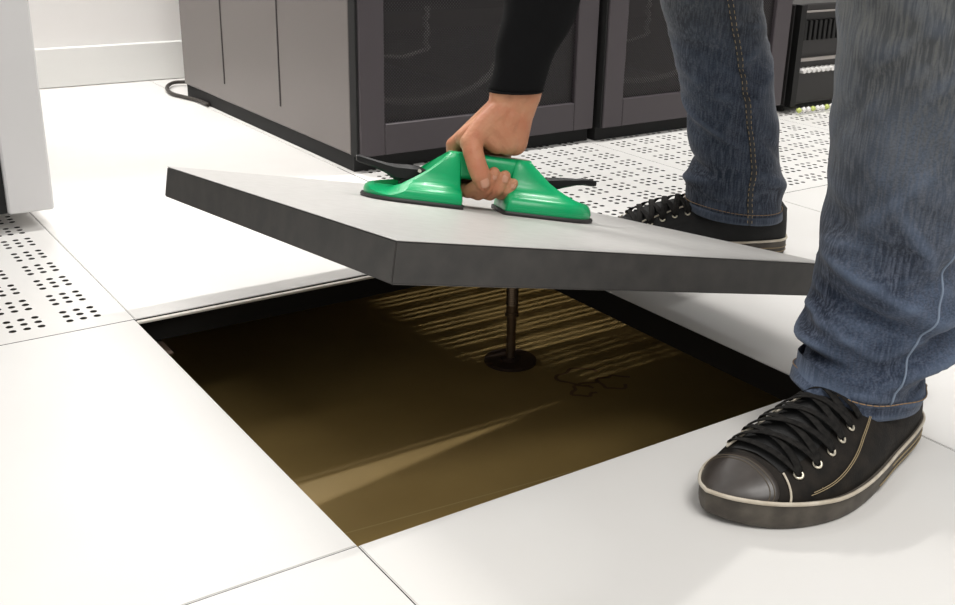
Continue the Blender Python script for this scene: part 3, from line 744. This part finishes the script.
def shoe(name, H, T, mirror, label=None, colour='shoe'):
    H, T = V(H), V(T); ax = (T-H); L_ = ax.length; ax.normalize()
    yv = V((0, 0, 1)).cross(ax)                                 # left of travel direction
    yv = yv*(-1 if mirror else 1)
    def wd(p): return H + ax*p.x*(L_/SL) + yv*p.y + V((0, 0, 1))*p.z
    def mk(nm, b, m_, parent, **k):
        for v in b.verts: v.co = wd(v.co)
        o = obj(nm, b, m_, **k)
        if parent is None: link(o, person)
        else: o.parent = parent
        return o
    ss = [0.0006, .002, .005, .009] + [.015 + .0075*k for k in range(38)] + [.299, .303, .3065, .310, .3125, .3145, .3155]
    ss = sorted(set(x for x in ss if x < SL))
    b = bmesh.new(); rings(b, [[up(s, k/40) for k in range(41)] for s in ss], False, False, loop=False)
    main = mk('shoe', b, M[colour], None, smooth=True)
    # sole slab with toe bumper
    def outline(off, z):
        P = []
        N = 44
        for k in range(N+1):
            f = .5-.5*math.cos(PI*k/N); s = SL*f; P.append((s, lat(s)))
        Q = [(SL*(.5-.5*math.cos(PI*k/N)), -med(SL*(.5-.5*math.cos(PI*k/N)))) for k in range(N-1, 0, -1)]
        P += Q; out = []
        n = len(P)
        for i, (x, y) in enumerate(P):
            a = P[(i-1) % n]; c = P[(i+1) % n]; dx, dy = c[0]-a[0], c[1]-a[1]; l = math.hypot(dx, dy) or 1
            zz = z
            # slight toe spring and arch
            if z < .012: zz = z + .006*max(0, (x-.27)/.046)**1.5
            if z > .0201: zz = z + .006*max(0, (x-.22)/.096) + .004*max(0, (.09-x)/.09)
            out.append(V((x - dy/l*off*-1*-1, y + dx/l*off, zz)))
        return out
    b = bmesh.new(); rings(b, [outline(-.006, .0004), outline(-.0015, .0012), outline(0, .006), outline(.0008, .015), outline(.0006, .0225), outline(-.0010, .0245), outline(-.006, .0245)])
    mk('sole', b, M['sole'], main, smooth=True)
    b = bmesh.new(); o_ = outline(.0012, .0245); tube(b, o_ + [o_[0]], 0, 6, flat=(.0016, .0021)); mk('foxing_stripe', b, M['cream'], main, smooth=True)
    b = bmesh.new(); o1 = [p for p in outline(.0014, .0110) if p.x < .15]; o1.sort(key=lambda p: (p.y < 0, p.x if p.y > 0 else -p.x))
    for z_, xmax in ((.0090, .15), (.0155, .12)):
        for sgn in (1, -1):
            q = [p for p in outline(.0012, z_) if p.x < xmax and p.y*sgn >= 0]; q.sort(key=lambda p: p.x)
            tube(b, q, .0007, 5)
    mk('sole_line', b, M['stitch'], main, smooth=True)
    # toe cap: raised shell
    b = bmesh.new(); rr = []
    EC = lambda t_: .011*abs(2*t_-1)**2.5 - .005*(1-abs(2*t_-1))
    TC = [.272 + .041*k/12 for k in range(12)] + [.3135, .3150, .3158]
    for s in sorted(TC):
        r = []
        r = [up(s + EC(k/40)*max(0, (.316-s)/.044), k/40, .0014) for k in range(41)]
        rr.append(r)
    rr = [[up(.2715+EC(k/40), k/40) for k in range(41)]] + rr
    rings(b, rr, False, False, loop=False); mk('toe_cap', b, M['toecap'], main, smooth=True)
    b = bmesh.new()
    for d_ in (.004, .0075): tube(b, [up(.272+d_+EC(k/60), k/60, .0017) for k in range(2, 59)], .0005, 4)
    mk('toe_cap_stitching', b, M['darkstitch'], main)
    # eyelet facings, eyelets, tongue, laces
    E_S = [.252, .232, .212, .192, .171]
    lt = lambda i: .235; mt = lambda i: .765
    b = bmesh.new()                                            # white piped front edge of the outer facing
    tube(b, [up(.270-.008*k/12, .03+.26*k/12, .0020) for k in range(13)], .0011, 6)
    tube(b, [up(.262, .74, .0022), up(.24, .70, .0022), up(.18, .685, .0022), up(.15, .67, .0022), up(.125, .66, .0022)], .0013, 6)
    mk('facing_piping', b, M['cream'], main, smooth=True)
    b = bmesh.new()
    for a_, z_ in (((.232, .04), 0),): pass
    tube(b, [up(.250-.0055*k, .06+.002*k+.00024*k*k, .0010) for k in range(25)], .0005, 4)
    tube(b, [up(.247-.0055*k, .075+.002*k+.00024*k*k, .0010) for k in range(25)], .0005, 4)
    mk('side_stitching', b, M['stitch'], main)
    b = bmesh.new(); rr = []
    for k in range(20):
        s = .262 - .150*k/19; rr.append([up(s, .30+.40*q/10, .0026 - .0022*abs(q-5)/5) for q in range(11)])
    rings(b, rr, False, False, loop=False); mk('tongue', b, M['suede'] if True else None, main, smooth=True)
    for i, s in enumerate(E_S):
        for t_ in (lt(i), mt(i)):
            b = bmesh.new(); p = up(s, t_, .0012); e1 = (up(s+.003, t_)-up(s-.003, t_)).normalized(); e2 = (up(s, t_+.01)-up(s, t_-.01)).normalized(); nn = e1.cross(e2).normalized()
            if nn.z < 0: nn = -nn
            tube(b, [p + (e1*math.cos(2*PI*q/20)+e2*math.sin(2*PI*q/20))*.0037 for q in range(21)], .0013, 6, up=nn)
            mk('eyelet', b, M['eyelet'], main, smooth=True)
    for i in range(5):
        for side in (0, 1):
            b = bmesh.new()
            s0, s1 = E_S[i], (E_S[i+1] if i < 4 else .152); a_, c_ = (lt(i), mt(min(4, i+1))) if side == 0 else (mt(i), lt(min(4, i+1)))
            pts = []; ups = []
            for q in range(15):
                f = q/14; t_ = a_ + (c_-a_)*f; s = s0 + (s1-s0)*f
                pts.append(up(s, t_, .002 + (.0055 + .0012*side)*math.sin(PI*f)**.6)); ups.append(V((0, (t_-.5)*-1.8, 1)).normalized())
            tube(b, pts, 0, 8, flat=(.0046, .0011), up=ups); mk('shoelace', b, M['lace'], main, smooth=True)
    for i, s in enumerate(E_S[:1]):
        b = bmesh.new(); pts = [up(s+.004*math.sin(PI*q/14), lt(0)+(mt(0)-lt(0))*q/14, .002+.0045*math.sin(PI*q/14)**.6) for q in range(15)]
        tube(b, pts, 0, 8, flat=(.0046, .0011), up=V((0, 0, 1))); mk('shoelace', b, M['lace'], main, smooth=True)
    return main
shoe('shoe', (.600, -.110, 0), (.286, -.131, 0), False)
shoe('shoe', (.965, .372, 0), (.700, .525, 0), True, colour='suede')

# ------------------------------------------------------------------ light and camera
w = bpy.data.worlds.new('room_light'); bpy.context.scene.world = w; w.use_nodes = True
bg = w.node_tree.nodes['Background']; bg.inputs[0].default_value = (1.0, .985, .96, 1); bg.inputs[1].default_value = .50
def area(name, loc, size, energy, target=None, col=(1, .98, .95)):
    l = bpy.data.lights.new(name, 'AREA'); l.shape = 'RECTANGLE'; l.size, l.size_y = size; l.energy = energy; l.color = col
    o = bpy.data.objects.new(name, l); C.objects.link(o); o.location = loc
    if target is not None:
        d = V(target)-V(loc); q = d.to_track_quat('-Z', 'Y'); o.rotation_euler = q.to_euler()
    return o
area('overhead_light', (.1, -1.1, 2.7), (1.2, .6), 34)
area('overhead_light', (-.4, -2.2, 2.7), (1.2, .6), 32)
area('overhead_light', (-1.6, .6, 2.7), (1.2, .6), 8)
area('overhead_light', (.0, 1.0, 2.6), (1.2, .3), 8, (.3, 2.39, .6))  # added fill, aimed to brighten the back wall
area('overhead_light', (1.5, .90, 2.7), (1.0, .028), 62)
area('wall_light', (.15, 2.30, 2.0), (.8, .05), 48, (.35, .45, -.1))

cam = bpy.data.cameras.new('camera'); co = bpy.data.objects.new('camera', cam); C.objects.link(co)
rows = ((0.8288181443614236, -0.5591756158527278, 0.01957330357933741), (0.18541290012537767, 0.3074911877294994, 0.9333119660305436), (-0.5279039117532498, -0.7699167488140677, 0.3585326482361022))
Rm = Matrix(rows).transposed().to_4x4()
co.matrix_world = Matrix.Translation((-.36831694, -.71269513, .53290993)) @ Rm
cam.sensor_width = 36; cam.lens = 1080.06618/955*36; cam.clip_start = .02
bpy.context.scene.camera = co
vs_ = bpy.context.scene.view_settings
vs_.view_transform = 'Standard'; vs_.look = 'None'; vs_.exposure = -0.08; vs_.gamma = 1; vs_.use_curve_mapping = False
